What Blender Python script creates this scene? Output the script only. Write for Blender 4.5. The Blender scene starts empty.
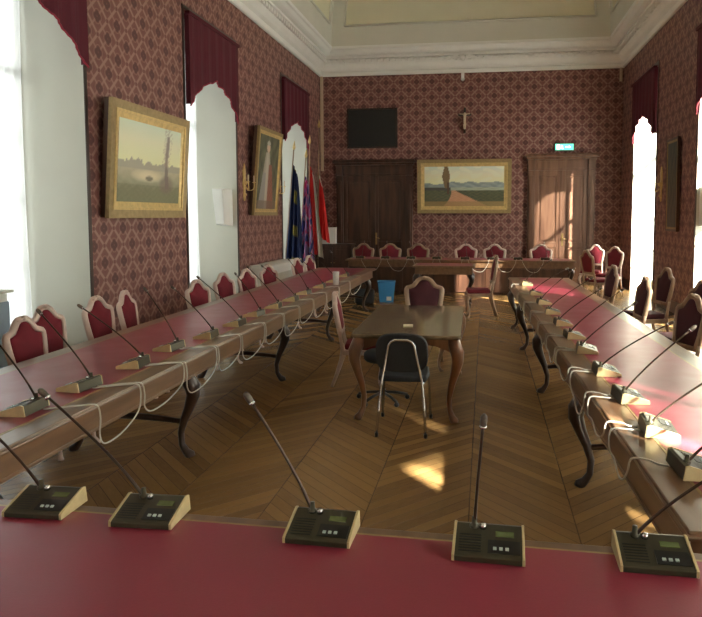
import bpy, bmesh, math, random
from mathutils import Vector, Matrix
random.seed(7)
PI = math.pi
R = math.radians
scene = bpy.context.scene
C = scene.collection

# ------------------------------------------------------------------ camera
F = 650.0
cam_data = bpy.data.cameras.new('camera')
cam = bpy.data.objects.new('camera', cam_data)
C.objects.link(cam)
cam_data.sensor_width = 36
cam_data.lens = F / 702 * 36
cam_data.shift_x = (351 - 395) / 702
cam_data.shift_y = (262 - 308.5) / 702
cam_data.clip_start = 0.05
cam_data.clip_end = 200
cam.location = (0, 0, 1.8)
cam.rotation_euler = (PI / 2 - math.atan(47 / F), 0, math.atan(90 / F))
scene.camera = cam

# ------------------------------------------------------------------ world, sun, exposure
world = bpy.data.worlds.new('sky')
scene.world = world
world.use_nodes = True
bg = world.node_tree.nodes['Background']
bg.inputs[0].default_value = (0.96, 0.98, 0.98, 1)
bg.inputs[1].default_value = 2.2
sun_data = bpy.data.lights.new('sun', 'SUN')
sun = bpy.data.objects.new('sun', sun_data)
C.objects.link(sun)
sun_data.energy = 60
sun_data.angle = R(1.2)
sun_data.color = (1.0, 0.93, 0.82)
SD = Vector((-0.669 * math.cos(R(30)), 0.743 * math.cos(R(30)), -math.sin(R(30))))
sun.rotation_euler = SD.to_track_quat('-Z', 'Y').to_euler()
sun.location = (12, -6, 12)
scene.view_settings.view_transform = 'Standard'
scene.view_settings.look = 'None'
scene.view_settings.gamma = 1
scene.view_settings.use_curve_mapping = False
scene.view_settings.exposure = 1.0
scene.cycles.use_denoising = True
scene.cycles.max_bounces = 10
scene.cycles.diffuse_bounces = 6
scene.cycles.glossy_bounces = 4
scene.cycles.transparent_max_bounces = 12
scene.cycles.transmission_bounces = 6
scene.cycles.caustics_reflective = False
scene.cycles.caustics_refractive = False
scene.cycles.sample_clamp_indirect = 6

XL, XR, YB, YF = -4.48, 3.46, 17.5, -5.6      # room
DEP = 0.8                                     # depth of window niches
ZC = 5.55                                     # cornice bottom
NICHE_TOP = 4.72
WIN = [(14.05, 16.10), (9.38, 11.38), (4.75, 6.87), (-0.95, 1.2), (-4.9, -2.9)]  # fourth window lies out of view, moved to aim the sun patch

# portals: they only guide sampling of the sky through the real window openings
for side in (-1, 1):
    for (a, b) in WIN:
        l = bpy.data.lights.new('window_portal', 'AREA')
        l.shape = 'RECTANGLE'
        l.size = b - a
        l.size_y = NICHE_TOP - 0.1
        l.cycles.is_portal = True
        o = bpy.data.objects.new('window_portal', l)
        C.objects.link(o)
        x = XL - DEP - 0.02 if side < 0 else XR + DEP + 0.02
        o.location = (x, (a + b) / 2, NICHE_TOP / 2 + 0.05)
        d = Vector((-side, 0, 0))
        o.rotation_euler = d.to_track_quat('-Z', 'Y').to_euler()

# ------------------------------------------------------------------ node helpers
class NB:
    def __init__(s, name):
        s.m = bpy.data.materials.new(name)
        s.m.use_nodes = True
        s.nt = s.m.node_tree
        s.b = s.nt.nodes['Principled BSDF']
        s.tc = s.nt.nodes.new('ShaderNodeTexCoord')
        sp = s.nt.nodes.new('ShaderNodeSeparateXYZ')
        s.nt.links.new(s.tc.outputs['Object'], sp.inputs[0])
        s.x, s.y, s.z = sp.outputs
    def put(s, sock, v):
        if v is None:
            return
        if isinstance(v, bpy.types.NodeSocket):
            s.nt.links.new(v, sock)
        else:
            sock.default_value = v
    def f(s, op, a, b=None, c=None):
        n = s.nt.nodes.new('ShaderNodeMath')
        n.operation = op
        s.put(n.inputs[0], a); s.put(n.inputs[1], b); s.put(n.inputs[2], c)
        return n.outputs[0]
    def step(s, v, lo, hi):
        n = s.nt.nodes.new('ShaderNodeMapRange')
        n.interpolation_type = 'SMOOTHSTEP'
        s.put(n.inputs[0], v)
        n.inputs[1].default_value = lo; n.inputs[2].default_value = hi
        return n.outputs[0]
    def mix(s, fac, a, b, mode='MIX'):
        n = s.nt.nodes.new('ShaderNodeMix')
        n.data_type = 'RGBA'; n.blend_type = mode
        s.put(n.inputs[0], fac)
        for k, v in ((6, a), (7, b)):
            if not isinstance(v, bpy.types.NodeSocket) and len(v) == 3:
                v = (*v, 1)
            s.put(n.inputs[k], v)
        return n.outputs[2]
    def vec(s, x, y, z):
        n = s.nt.nodes.new('ShaderNodeCombineXYZ')
        s.put(n.inputs[0], x); s.put(n.inputs[1], y); s.put(n.inputs[2], z)
        return n.outputs[0]
    def noise(s, scale=5, vec=None, detail=3):
        n = s.nt.nodes.new('ShaderNodeTexNoise')
        n.inputs['Scale'].default_value = scale
        n.inputs['Detail'].default_value = detail
        s.nt.links.new(vec if vec is not None else s.tc.outputs['Object'], n.inputs['Vector'])
        return n.outputs[0]
    def white(s, vec):
        n = s.nt.nodes.new('ShaderNodeTexWhiteNoise')
        n.noise_dimensions = '3D'
        s.nt.links.new(vec, n.inputs[0])
        return n.outputs[0]
    def bump(s, h, strength=0.3, dist=0.01):
        n = s.nt.nodes.new('ShaderNodeBump')
        n.inputs['Strength'].default_value = strength
        n.inputs['Distance'].default_value = dist
        s.nt.links.new(h, n.inputs['Height'])
        s.nt.links.new(n.outputs[0], s.b.inputs['Normal'])
    def done(s, col=None, rough=0.5, metal=0.0, spec=0.5, **k):
        if col is not None:
            s.put(s.b.inputs['Base Color'], (*col, 1) if not isinstance(col, bpy.types.NodeSocket) else col)
        s.put(s.b.inputs['Roughness'], rough)
        s.put(s.b.inputs['Metallic'], metal)
        s.put(s.b.inputs['Specular IOR Level'], spec)
        for kk, v in k.items():
            s.put(s.b.inputs[kk.replace('_', ' ')], v)
        return s.m

def plain(name, col, rough=0.5, metal=0.0, spec=0.5, var=0.15, scale=6, **k):
    n = NB(name)
    nz = n.noise(scale)
    a = tuple(c * (1 - var) for c in col); b = tuple(min(1, c * (1 + var)) for c in col)
    return n.done(n.mix(nz, a, b), rough, metal, spec, **k)

def wood(name, dark, light, rough=0.35, axis=2, scale=14, spec=0.5):
    n = NB(name)
    xyz = [n.x, n.y, n.z]
    s = [n.f('MULTIPLY', xyz[i], 0.12 if i == axis else 1.0) for i in range(3)]
    nz = n.noise(scale, n.vec(*s), 5)
    return n.done(n.mix(n.step(nz, .3, .7), dark, light), rough, 0, spec)

def wallpaper(name, axis):
    n = NB(name)
    u = n.f('DIVIDE', n.y if axis == 'y' else n.x, 0.41)
    v = n.f('DIVIDE', n.z, 0.41)
    wob = n.f('MULTIPLY', n.f('SINE', n.f('MULTIPLY', v, 4 * PI)), 0.0)
    a = n.f('ADD', n.f('ADD', u, wob), v)
    b = n.f('SUBTRACT', n.f('ADD', u, wob), v)
    da = n.f('SUBTRACT', n.f('FRACT', a), 0.5)
    db = n.f('SUBTRACT', n.f('FRACT', b), 0.5)
    aa, ab = n.f('ABSOLUTE', da), n.f('ABSOLUTE', db)
    line = n.step(n.f('MAXIMUM', aa, ab), .415, .455)
    r = n.f('SQRT', n.f('ADD', n.f('MULTIPLY', da, da), n.f('MULTIPLY', db, db)))
    th = n.f('ARCTAN2', da, db)
    pet = n.f('MULTIPLY', n.f('COSINE', n.f('MULTIPLY', th, 4)), 0.018)
    rr = n.f('ADD', r, pet)
    motif = n.f('SUBTRACT', 1.0, n.step(rr, .19, .25))
    ring = n.f('MULTIPLY', n.step(rr, .25, .28), n.f('SUBTRACT', 1.0, n.step(rr, .28, .31)))
    eye = n.f('SUBTRACT', 1.0, n.step(r, .03, .05))
    cross = n.step(n.f('ADD', aa, ab), .86, .92)
    fa = n.f('ABSOLUTE', n.f('SUBTRACT', n.f('FRACT', n.f('MULTIPLY', a, 2.0)), .5))
    fb = n.f('ABSOLUTE', n.f('SUBTRACT', n.f('FRACT', n.f('MULTIPLY', b, 2.0)), .5))
    mesh2 = n.step(n.f('MAXIMUM', fa, fb), .36, .44)
    spot2 = n.f('SUBTRACT', 1.0, n.step(n.f('SQRT', n.f('ADD', n.f('MULTIPLY', fa, fa), n.f('MULTIPLY', fb, fb))), .12, .20))
    c = n.mix(n.f('MULTIPLY', mesh2, .65), (.19, .070, .058), (.40, .235, .19))
    c = n.mix(n.f('MULTIPLY', spot2, .35), c, (.12, .038, .034))
    c = n.mix(n.f('MULTIPLY', ring, .7), c, (.38, .21, .17))
    c = n.mix(motif, c, (.075, .020, .020))
    c = n.mix(n.f('MULTIPLY', eye, .5), c, (.22, .09, .08))
    c = n.mix(n.f('MULTIPLY', line, .65), c, (.40, .25, .20))
    c = n.mix(cross, c, (.15, .045, .042))
    fine = n.noise(90, None, 2)
    c = n.mix(n.f('MULTIPLY', fine, .35), c, (.30, .16, .135))
    c = n.mix(n.f('MULTIPLY', n.noise(.8), .25), c, (.13, .06, .05))
    n.bump(fine, .15, .002)
    return n.done(c, .55, 0, .35)

def parquet():
    n = NB('parquet')
    W = 0.62
    xs = n.f('DIVIDE', n.f('ADD', n.x, 50.3), W)
    fx = n.f('FRACT', xs)
    band = n.f('FLOOR', xs)
    par = n.f('MODULO', band, 2.0)
    sgn = n.f('SUBTRACT', n.f('MULTIPLY', par, 2.0), 1.0)
    s = n.f('ADD', n.y, n.f('MULTIPLY', n.f('MULTIPLY', fx, W), sgn))
    s = n.f('ADD', s, n.f('MULTIPLY', n.f('SUBTRACT', 1.0, par), W))
    pl = n.f('DIVIDE', n.f('ADD', s, 50), 0.115)
    idx = n.f('FLOOR', pl); fr = n.f('FRACT', pl)
    rnd = n.white(n.vec(idx, band, 1.0))
    along = n.f('SUBTRACT', n.y, n.f('MULTIPLY', n.f('MULTIPLY', fx, W), sgn))
    grain = n.noise(9, n.vec(n.f('MULTIPLY', s, 6.0), n.f('MULTIPLY', along, .8), idx), 5)
    c = n.mix(rnd, (.14, .076, .028), (.28, .160, .058))
    c = n.mix(n.f('MULTIPLY', grain, .55), c, (.38, .22, .085))
    
    gap = n.f('MAXIMUM', n.step(n.f('ABSOLUTE', n.f('SUBTRACT', fr, .5)), .46, .5),
              n.step(n.f('ABSOLUTE', n.f('SUBTRACT', fx, .5)), .490, .5))
    c = n.mix(n.f('MULTIPLY', gap, .8), c, (.03, .015, .008))
    n.bump(n.f('ADD', grain, n.f('MULTIPLY', gap, -1)), .12, .004)
    rough = .27
    return n.done(c, rough, 0, .5)

def leather():
    n = NB('red_leather')
    nz = n.noise(140, None, 2)
    c = n.mix(n.noise(1.6), (.24, .022, .045), (.30, .034, .062))
    c = n.mix(n.f('MULTIPLY', nz, .25), c, (.17, .012, .03))
    n.bump(nz, .12, .002)
    return n.done(c, n.f('ADD', .27, n.f('MULTIPLY', n.noise(5), .15)), 0, .55)

def sheer(name, tcol, thru):
    m = bpy.data.materials.new(name); m.use_nodes = True
    nt = m.node_tree; nt.nodes.clear()
    out = nt.nodes.new('ShaderNodeOutputMaterial')
    tr = nt.nodes.new('ShaderNodeBsdfTranslucent'); tr.inputs[0].default_value = (*tcol, 1)
    df = nt.nodes.new('ShaderNodeBsdfDiffuse'); df.inputs[0].default_value = (.85, .87, .88, 1)
    tp = nt.nodes.new('ShaderNodeBsdfTransparent')
    m1 = nt.nodes.new('ShaderNodeMixShader'); m1.inputs[0].default_value = .35
    m2 = nt.nodes.new('ShaderNodeMixShader'); m2.inputs[0].default_value = thru
    nt.links.new(tr.outputs[0], m1.inputs[1]); nt.links.new(df.outputs[0], m1.inputs[2])
    nt.links.new(m1.outputs[0], m2.inputs[1]); nt.links.new(tp.outputs[0], m2.inputs[2])
    nt.links.new(m2.outputs[0], out.inputs[0])
    return m

def glass():
    m = bpy.data.materials.new('window_glass'); m.use_nodes = True
    nt = m.node_tree; nt.nodes.clear()
    out = nt.nodes.new('ShaderNodeOutputMaterial')
    tp = nt.nodes.new('ShaderNodeBsdfTransparent'); tp.inputs[0].default_value = (.96, .98, .97, 1)
    gl = nt.nodes.new('ShaderNodeBsdfGlossy'); gl.inputs['Roughness'].default_value = .02
    mx = nt.nodes.new('ShaderNodeMixShader')
    mx.inputs[0].default_value = .05; nt.links.new(tp.outputs[0], mx.inputs[1]); nt.links.new(gl.outputs[0], mx.inputs[2])
    nt.links.new(mx.outputs[0], out.inputs[0])
    return m

def vcol_mat(name, rough=.5, spec=.4):
    n = NB(name)
    a = n.nt.nodes.new('ShaderNodeAttribute'); a.attribute_name = 'paint'
    return n.done(a.outputs['Color'], rough, 0, spec)

def emit(name, col, st):
    n = NB(name)
    return n.done(col, .5, Emission_Color=(*col, 1), Emission_Strength=st)

M = dict(
    wpy=wallpaper('damask_wallpaper_side', 'y'), wpx=wallpaper('damask_wallpaper_end', 'x'),
    plaster=plain('white_plaster', (.55, .55, .48), .8, var=.05, scale=2),
    cornice=plain('cornice_plaster', (.90, .91, .88), .65, var=.05, scale=4),
    cove=plain('cove_plaster', (.74, .74, .66), .8, var=.08, scale=1.5),
    panel=plain('painted_ceiling_panel', (.78, .76, .58), .8, var=.1, scale=.9),
    floor=parquet(), leather=leather(),
    tablewood=wood('table_walnut', (.13, .068, .034), (.20, .112, .060), .28, 1, 14, .6),
    ctop=wood('polished_table_top', (.12, .085, .05), (.22, .165, .105), .13, 1, 10, .8),
    cleg=wood('honey_walnut', (.10, .040, .016), (.23, .10, .04), .3),
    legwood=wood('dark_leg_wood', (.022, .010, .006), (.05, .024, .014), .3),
    pale=plain('pale_chair_wood', (.56, .42, .35), .42, var=.2, scale=12),
    tan=wood('tan_chair_wood', (.24, .15, .09), (.40, .28, .19), .4),
    velvet=plain('red_velvet', (.14, .003, .012), .85, var=.3, scale=9, Sheen_Weight=.08, Sheen_Tint=(.9, .2, .25, 1)),
    darkvelvet=plain('wine_and_shaded_velvet', (.055, .006, .012), .8, var=.3, scale=9),  # own wine colour of the centre chair, painted backlit shade on right row
    pelmet=plain('burgundy_drape', (.085, .003, .013), .8, var=.25, scale=3),
    trimred=plain('red_cord', (.26, .008, .03), .6),
    sheer=sheer('sheer_voile', (.92, .93, .93), .16), lined=sheer('lined_voile', (.66, .66, .64), .05), glass=glass(),
    frame=plain('window_frame_paint', (.7, .7, .68), .5, var=.05),
    gold=plain('gilt_frame', (.66, .48, .20), .40, .35, var=.35, scale=18),
    golddark=plain('dull_gilt', (.36, .26, .12), .45, .3, var=.4, scale=18),
    doord=wood('dark_door_wood', (.034, .014, .008), (.095, .042, .024), .35, 2, 8),
    doorl=wood('brown_door_wood', (.105, .046, .026), (.19, .095, .055), .4, 2, 8),
    mic=plain('dark_olive_metal', (.062, .056, .034), .36, .5, var=.15),
    micblack=plain('black_plastic', (.006, .006, .005), .35),
    cheek=plain('brass_cheek', (.60, .49, .26), .42, .25, var=.2, scale=30),
    lcd=plain('green_display', (.13, .16, .06), .25),
    btn=plain('pale_button', (.45, .55, .52), .3),
    goose=plain('gooseneck_bronze', (.075, .05, .035), .3, .75),
    foam=plain('microphone_grille', (.10, .08, .06), .5, .3, scale=200, var=.5),
    cable=plain('white_cable', (.50, .48, .42), .5),
    chrome=plain('chrome', (.62, .62, .62), .18, 1.0, var=.03),
    blackfab=plain('black_fabric', (.012, .013, .015), .7, var=.3, scale=60),
    black=plain('black_board', (.012, .014, .014), .35),
    blue=plain('blue_plastic', (.045, .24, .50), .45, var=.1),
    bluegrey=plain('blue_grey_panel', (.25, .34, .42), .5),
    white=plain('white_paint', (.78, .78, .74), .5, var=.04),
    paper=plain('cream_paper', (.75, .68, .50), .7, var=.03),
    brass=plain('aged_brass', (.35, .24, .10), .35, .9),
    greenlit=emit('lit_green_sign', (.10, .55, .38), 1.2),
    whitelit=emit('lit_white_mark', (.85, 1, .92), 1.6),
    ivory=plain('ivory_paint', (.60, .48, .34), .5),
    paint=vcol_mat('oil_paint', .45), cloth=vcol_mat('flag_cloth', .7, .2),
)

# ------------------------------------------------------------------ mesh helpers
def tag(o, label=None, cat=None, group=None, kind=None):
    if label: o['label'] = label
    if cat: o['category'] = cat
    if group: o['group'] = group
    if kind: o['kind'] = kind
    return o

def empty(name, loc, rz=0, **k):
    o = bpy.data.objects.new(name, None)
    o.empty_display_size = .1
    C.objects.link(o)
    o.location = loc; o.rotation_euler = (0, 0, rz)
    return tag(o, **k)

class MB:
    def __init__(s): s.v = []; s.f = []; s.mi = []; s.sm = []
    def add(s, vs, fs, mi=0, smooth=False):
        o = len(s.v); s.v += [tuple(v) for v in vs]
        for q in fs:
            s.f.append([i + o for i in q]); s.mi.append(mi); s.sm.append(smooth)
        return s
    def box(s, x0, x1, y0, y1, z0, z1, mi=0, T=None):
        vs = [Vector((x, y, z)) for z in (z0, z1) for y in (y0, y1) for x in (x0, x1)]
        if T: vs = [T @ v for v in vs]
        return s.add(vs, [(0, 2, 3, 1), (4, 5, 7, 6), (0, 1, 5, 4), (2, 6, 7, 3), (0, 4, 6, 2), (1, 3, 7, 5)], mi)
    def tube(s, pts, rad, n=8, mi=0, closed=False, flat=1.0):
        pts = [Vector(p) for p in pts]
        N = len(pts)
        if not isinstance(rad, (list, tuple)): rad = [rad] * N
        rings = []
        up = None
        for i, p in enumerate(pts):
            if closed: t = pts[(i + 1) % N] - pts[i - 1]
            else: t = pts[min(i + 1, N - 1)] - pts[max(i - 1, 0)]
            t.normalize()
            if up is None:
                up = Vector((0, 0, 1)) if abs(t.z) < .9 else Vector((0, 1, 0))
            a = t.cross(up)
            if a.length < 1e-4: a = t.orthogonal()
            a.normalize(); b = a.cross(t).normalized(); up = b
            rings.append([p + (a * math.cos(2 * PI * k / n) + b * math.sin(2 * PI * k / n) * flat) * rad[i] for k in range(n)])
        vs = [v for r in rings for v in r]
        fs = []
        for i in range(N if closed else N - 1):
            j = (i + 1) % N
            for k in range(n):
                fs.append((i * n + k, i * n + (k + 1) % n, j * n + (k + 1) % n, j * n + k))
        if not closed:
            fs.append(tuple(range(n))[::-1]); fs.append(tuple((N - 1) * n + k for k in range(n)))
        return s.add(vs, fs, mi, True)
    def lathe(s, prof, n=16, c=(0, 0, 0), mi=0):
        vs = [(c[0] + r * math.cos(2 * PI * k / n), c[1] + r * math.sin(2 * PI * k / n), c[2] + z) for r, z in prof for k in range(n)]
        fs = [(i * n + k, i * n + (k + 1) % n, (i + 1) * n + (k + 1) % n, (i + 1) * n + k) for i in range(len(prof) - 1) for k in range(n)]
        fs.append(tuple(range(n))[::-1]); fs.append(tuple((len(prof) - 1) * n + k for k in range(n)))
        return s.add(vs, fs, mi, True)
    def ball(s, c, r, n=10, m=7, mi=0, sz=1.0):
        prof = [(max(1e-4, r * math.sin(PI * i / m)), -r * sz * math.cos(PI * i / m)) for i in range(m + 1)]
        return s.lathe(prof, n, c, mi)
    def prism(s, poly, d0, d1, axis='y', mi=0, smooth=False):
        """poly in the two other axes (in order), extruded along axis"""
        def mk(a, b, d):
            return {'x': (d, a, b), 'y': (a, d, b), 'z': (a, b, d)}[axis]
        n = len(poly)
        vs = [mk(a, b, d0) for a, b in poly] + [mk(a, b, d1) for a, b in poly]
        fs = [tuple(range(n)), tuple(range(2 * n - 1, n - 1, -1))]
        fs += [(i, i + n, (i + 1) % n + n, (i + 1) % n) for i in range(n)]
        return s.add(vs, fs, mi, smooth)
    def xf(s, T):
        s.v = [tuple(T @ Vector(v)) for v in s.v]; return s
    def build(s, name, mats, parent=None, bevel=0, seg=2, fix=True):
        me = bpy.data.meshes.new(name)
        me.from_pydata(s.v, [], s.f)
        for m in (mats if isinstance(mats, (list, tuple)) else [mats]): me.materials.append(m)
        for p, mi, sm in zip(me.polygons, s.mi, s.sm): p.material_index = mi; p.use_smooth = sm
        if fix:
            bm = bmesh.new(); bm.from_mesh(me)
            bmesh.ops.recalc_face_normals(bm, faces=bm.faces)
            bm.to_mesh(me); bm.free()
        o = bpy.data.objects.new(name, me)
        C.objects.link(o)
        if parent: o.parent = parent
        if bevel:
            b = o.modifiers.new('bevel', 'BEVEL'); b.width = bevel; b.segments = seg; b.limit_method = 'ANGLE'; b.angle_limit = R(40)
        return o

def paint_mesh(name, w, h, fn, nx, ny, mat, parent, plane, gain=1.0):
    """grid whose vertex colours are the pigment; plane(u,v)->xyz"""
    vs = [plane(i / nx, j / ny) for j in range(ny + 1) for i in range(nx + 1)]
    fs = [(j * (nx + 1) + i, j * (nx + 1) + i + 1, (j + 1) * (nx + 1) + i + 1, (j + 1) * (nx + 1) + i) for j in range(ny) for i in range(nx)]
    mb = MB(); mb.add(vs, fs, 0, True)
    o = mb.build(name, mat, parent, fix=False)
    at = o.data.color_attributes.new('paint', 'FLOAT_COLOR', 'POINT')
    k = 0
    for j in range(ny + 1):
        for i in range(nx + 1):
            c = [min(.85, q * gain) for q in fn(i / nx, j / ny)]
            at.data[k].color = (*c, 1); k += 1
    return o

ORD = ['nearest', 'second nearest', 'third nearest', 'fourth nearest', 'fifth nearest', 'sixth nearest', 'seventh nearest',
       'eighth nearest', 'ninth nearest', 'tenth nearest', 'eleventh nearest', 'twelfth nearest', 'thirteenth nearest']
LTR = ['leftmost', 'second from left', 'third from left', 'fourth from left', 'fifth from left', 'sixth from left', 'seventh from left', 'eighth from left', 'ninth from left']

# ================================================================== STRUCTURE
def st(o): o['kind'] = 'structure'; return o

fl = MB(); fl.box(XL - DEP - .2, XR + DEP + .2, YF - .2, YB + .2, -.1, 0)
st(fl.build('floor', M['floor']))

def side_wall(name, side):
    mb = MB()
    xi = XL if side < 0 else XR
    xo = xi + side * (DEP + .06)
    x0, x1 = min(xi, xo), max(xi, xo)
    ys = [YF - .2]
    for a, b in sorted(WIN): ys += [a, b]
    ys.append(YB + .2)
    for i in range(0, len(ys), 2): mb.box(x0, x1, ys[i], ys[i + 1], 0, 9.4)
    for a, b in WIN: mb.box(x0, x1, a, b, NICHE_TOP, 9.4)
    o = mb.build(name, [M['plaster'], M['wpy']], fix=False)
    for p in o.data.polygons:
        if p.normal.x * side < -.9: p.material_index = 1
    return st(o)
side_wall('wall_left', -1); side_wall('wall_right', 1)
mb = MB(); mb.box(XL, XR, YB, YB + .2, 0, 9.4); st(mb.build('wall_back', M['wpx']))
mb = MB(); mb.box(XL, XR, YF - .2, YF, 0, 9.4); st(mb.build('wall_front', M['wpx']))

# ceiling: flat field and cove with framed painted panels
def rect_at(t): return XL + t, XR - t, YF + t, YB - t
def cove():
    mb = MB()
    prof = [(.42 + 1.3 * (1 - math.cos(a)), 6.18 + 2.8 * math.sin(a)) for a in [PI / 2 * i / 16 for i in range(17)]]
    for sidei in range(4):
        L = 24
        for j in range(16):
            for i in range(L):
                vs = []
                for (ii, jj) in ((i, j), (i + 1, j), (i + 1, j + 1), (i, j + 1)):
                    t, z = prof[jj]
                    x0, x1, y0, y1 = rect_at(t)
                    u = ii / L
                    if ii == 1: u = .32 / ((x1 - x0) if sidei % 2 == 0 else (y1 - y0))
                    elif ii == L - 1: u = 1 - .32 / ((x1 - x0) if sidei % 2 == 0 else (y1 - y0))
                    p = {0: (x0 + (x1 - x0) * u, y1), 1: (x0, y0 + (y1 - y0) * u), 2: (x0 + (x1 - x0) * u, y0), 3: (x1, y0 + (y1 - y0) * u)}[sidei]
                    vs.append((p[0], p[1], z))
                rib = sidei % 2 == 1 and i % 5 == 0
                pan = 2 <= j <= 13 and 0 < i < L - 1 and not rib
                mb.add(vs, [(0, 1, 2, 3)], 1 if pan else 0, False)
    t, z = prof[-1]
    x0, x1, y0, y1 = rect_at(t)
    mb.box(x0 - .1, x1 + .1, y0 - .1, y1 + .1, z, z + .1)
    mb.box(XL - 1, XR + 1, YF - 1, YB + 1, 9.4, 9.5)
    return st(mb.build('ceiling', [M['cove'], M['panel']], fix=False))
cove()
# thin mouldings that frame the back cove panel and the left cove panel
def cove_pt(side, u_off, ang):
    t = .42 + 1.3 * (1 - math.cos(ang)); z = 6.18 + 2.8 * math.sin(ang)
    x0, x1, y0, y1 = rect_at(t + .02)
    return x0, x1, y0, y1, z
mb = MB()
for k in (2, 14):
    a = PI / 2 * k / 16
    x0, x1, y0, y1, z = cove_pt(0, 0, a)
    d = .32
    mb.tube([(x0 + d, y1, z), (x1 - d, y1, z)], .03, 6)
    mb.tube([(x0, y0 + d, z), (x0, y1 - d, z)], .03, 6)
    mb.tube([(x1, y0 + d, z), (x1, y1 - d, z)], .03, 6)
for sx in (0, 1):
    pb, ps = [], []
    for k in range(2, 15):
        x0, x1, y0, y1, z = cove_pt(0, 0, PI / 2 * k / 16)
        pb.append(((x0 + .32) if sx == 0 else (x1 - .32), y1, z))
        ps.append((x0 if sx == 0 else x1, y1 - .32, z))
    mb.tube(pb, .03, 6); mb.tube(ps, .03, 6)
st(mb.build('trim_1', M['cove']))

# cornice
def ring(mb, prof, mi=0):
    n = len(prof)
    for i in range(n - 1):
        (t0, z0), (t1, z1) = prof[i], prof[i + 1]
        a = rect_at(t0); b = rect_at(t1)
        ca = [(a[0], a[3], z0), (a[1], a[3], z0), (a[1], a[2], z0), (a[0], a[2], z0)]
        cb = [(b[0], b[3], z1), (b[1], b[3], z1), (b[1], b[2], z1), (b[0], b[2], z1)]
        for k in range(4):
            mb.add([ca[k], ca[(k + 1) % 4], cb[(k + 1) % 4], cb[k]], [(0, 1, 2, 3)], mi)
mb = MB()
ring(mb, [(0, 5.53), (.05, 5.53), (.07, 5.56), (.07, 5.62), (.02, 5.645), (.02, 5.69), (.10, 5.73), (.16, 5.80), (.19, 5.88), (.19, 5.90), (.12, 5.905), (.12, 5.935), (.27, 5.94),
          (.27, 5.99), (.21, 6.0), (.21, 6.025), (.31, 6.035), (.36, 6.06), (.40, 6.13), (.44, 6.15), (.44, 6.22), (.40, 6.22), (.38, 6.17)])
for i in range(int((YB - YF) / .16)):
    y = YF + .1 + i * .16
    mb.box(XL + .19, XL + .25, y, y + .08, 5.84, 5.92)
    mb.box(XR - .25, XR - .19, y, y + .08, 5.84, 5.92)
for i in range(int((XR - XL) / .16)):
    x = XL + .1 + i * .16
    mb.box(x, x + .08, YB - .25, YB - .19, 5.84, 5.92)
st(mb.build('trim_2', M['cornice'], bevel=0))
# stucco scrolls on the cornice
def scroll(mb, cx, y, z, s, w):
    for sg in (-1, 1):
        pts = []
        for k in range(22):
            a = k / 21 * 2.6 * PI
            r = w * .20 * (1 - k / 26)
            pts.append((cx + sg * (w * .30 + r * math.cos(a)), y, z + r * .75 * math.sin(a)))
        mb.tube(pts, [s * (1 - k / 30) for k in range(22)], 6)
        mb.tube([(cx + sg * .03, y, z - .02), (cx + sg * w * .5, y, z + .05), (cx + sg * w * .85, y, z - .03), (cx + sg * w, y, z + .03)], [s, s, s * .8, s * .4], 6)
mb = MB()
scroll(mb, -.62, YB - .22, 5.86, .035, .55)
mb.ball((-.62, YB - .22, 5.88), .09)
mb.box(-.66, -.58, YB - .10, YB, 5.36, 5.56)
mb.ball((-.62, YB - .06, 5.36), .05)
for cx in (XL + .75, XR - .9): scroll(mb, cx, YB - .22, 5.86, .03, .38)
st(mb.build('trim_3', M['cornice']))
# light cable trunking in the back corners, dark fillets beside the niches
mb = MB()
mb.box(XL + .02, XL + .09, YB - .06, YB, 3.0, 5.53); st(mb.build('trim_4', M['ivory']))
mb = MB(); mb.box(XR - .10, XR - .04, YB - .05, YB, 5.2, 5.53); st(mb.build('trim_5', M['ivory']))
mb = MB()
for xi, sg in ((XL, 1), (XR, -1)):
    for a, b in WIN:
        for y0, y1 in ((a - .05, a), (b, b + .05)):
            mb.box(min(xi, xi + sg * .012), max(xi, xi + sg * .012), y0, y1, 0, 4.86)
        mb.box(min(xi, xi + sg * .012), max(xi, xi + sg * .012), a - .05, b + .05, 4.86, 4.92)
st(mb.build('trim_6', M['legwood']))
def baseboard(name, boxes):
    mb = MB()
    for b in boxes: mb.box(*b)
    st(mb.build(name, M['doord'], bevel=.006))
def gaps():
    ys = [YF]
    for a, b in sorted(WIN): ys += [a, b]
    return [(ys[i], ys[i + 1]) for i in range(0, len(ys) - 1, 2)] + [(ys[-1], YB)]
baseboard('baseboard_left', [(XL, XL + .025, a, b, 0, .22) for a, b in gaps() if b > a])
baseboard('baseboard_right', [(XR - .025, XR, a, b, 0, .22) for a, b in gaps() if b > a])
baseboard('baseboard_back', [(XL, -4.1, YB - .025, YB, 0, .22), (-1.86, 1.03, YB - .025, YB, 0, .22), (2.86, XR, YB - .025, YB, 0, .22)])

# windows
wn = 0
for side in (-1, 1):
    for wi, (a, b) in enumerate(WIN):
        wn += 1
        xo = XL - DEP if side < 0 else XR + DEP
        root = st(empty('window_%d' % wn, (xo, (a + b) / 2, 0)))
        h = NICHE_TOP; w = b - a
        mb = MB()
        X0, X1 = -.03, .03
        for y0, y1, z0, z1 in ((-w / 2, -w / 2 + .08, 0, h), (w / 2 - .08, w / 2, 0, h), (-w / 2, w / 2, 0, .5), (-w / 2, w / 2, h - .08, h), (-.05, .05, .5, h),
                               (-w / 2, w / 2, 3.35, 3.43)):
            mb.box(X0, X1, y0, y1, z0, z1)
        for z in (1.2, 1.95, 2.65): mb.box(-.015, .015, -w / 2, w / 2, z, z + .03)
        mb.build('window_frame', M['frame'], root)
        mb = MB(); mb.box(-.004, .004, -w / 2 + .06, w / 2 - .06, .45, h - .05)
        mb.build('window_pane', M['glass'], root)

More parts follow.
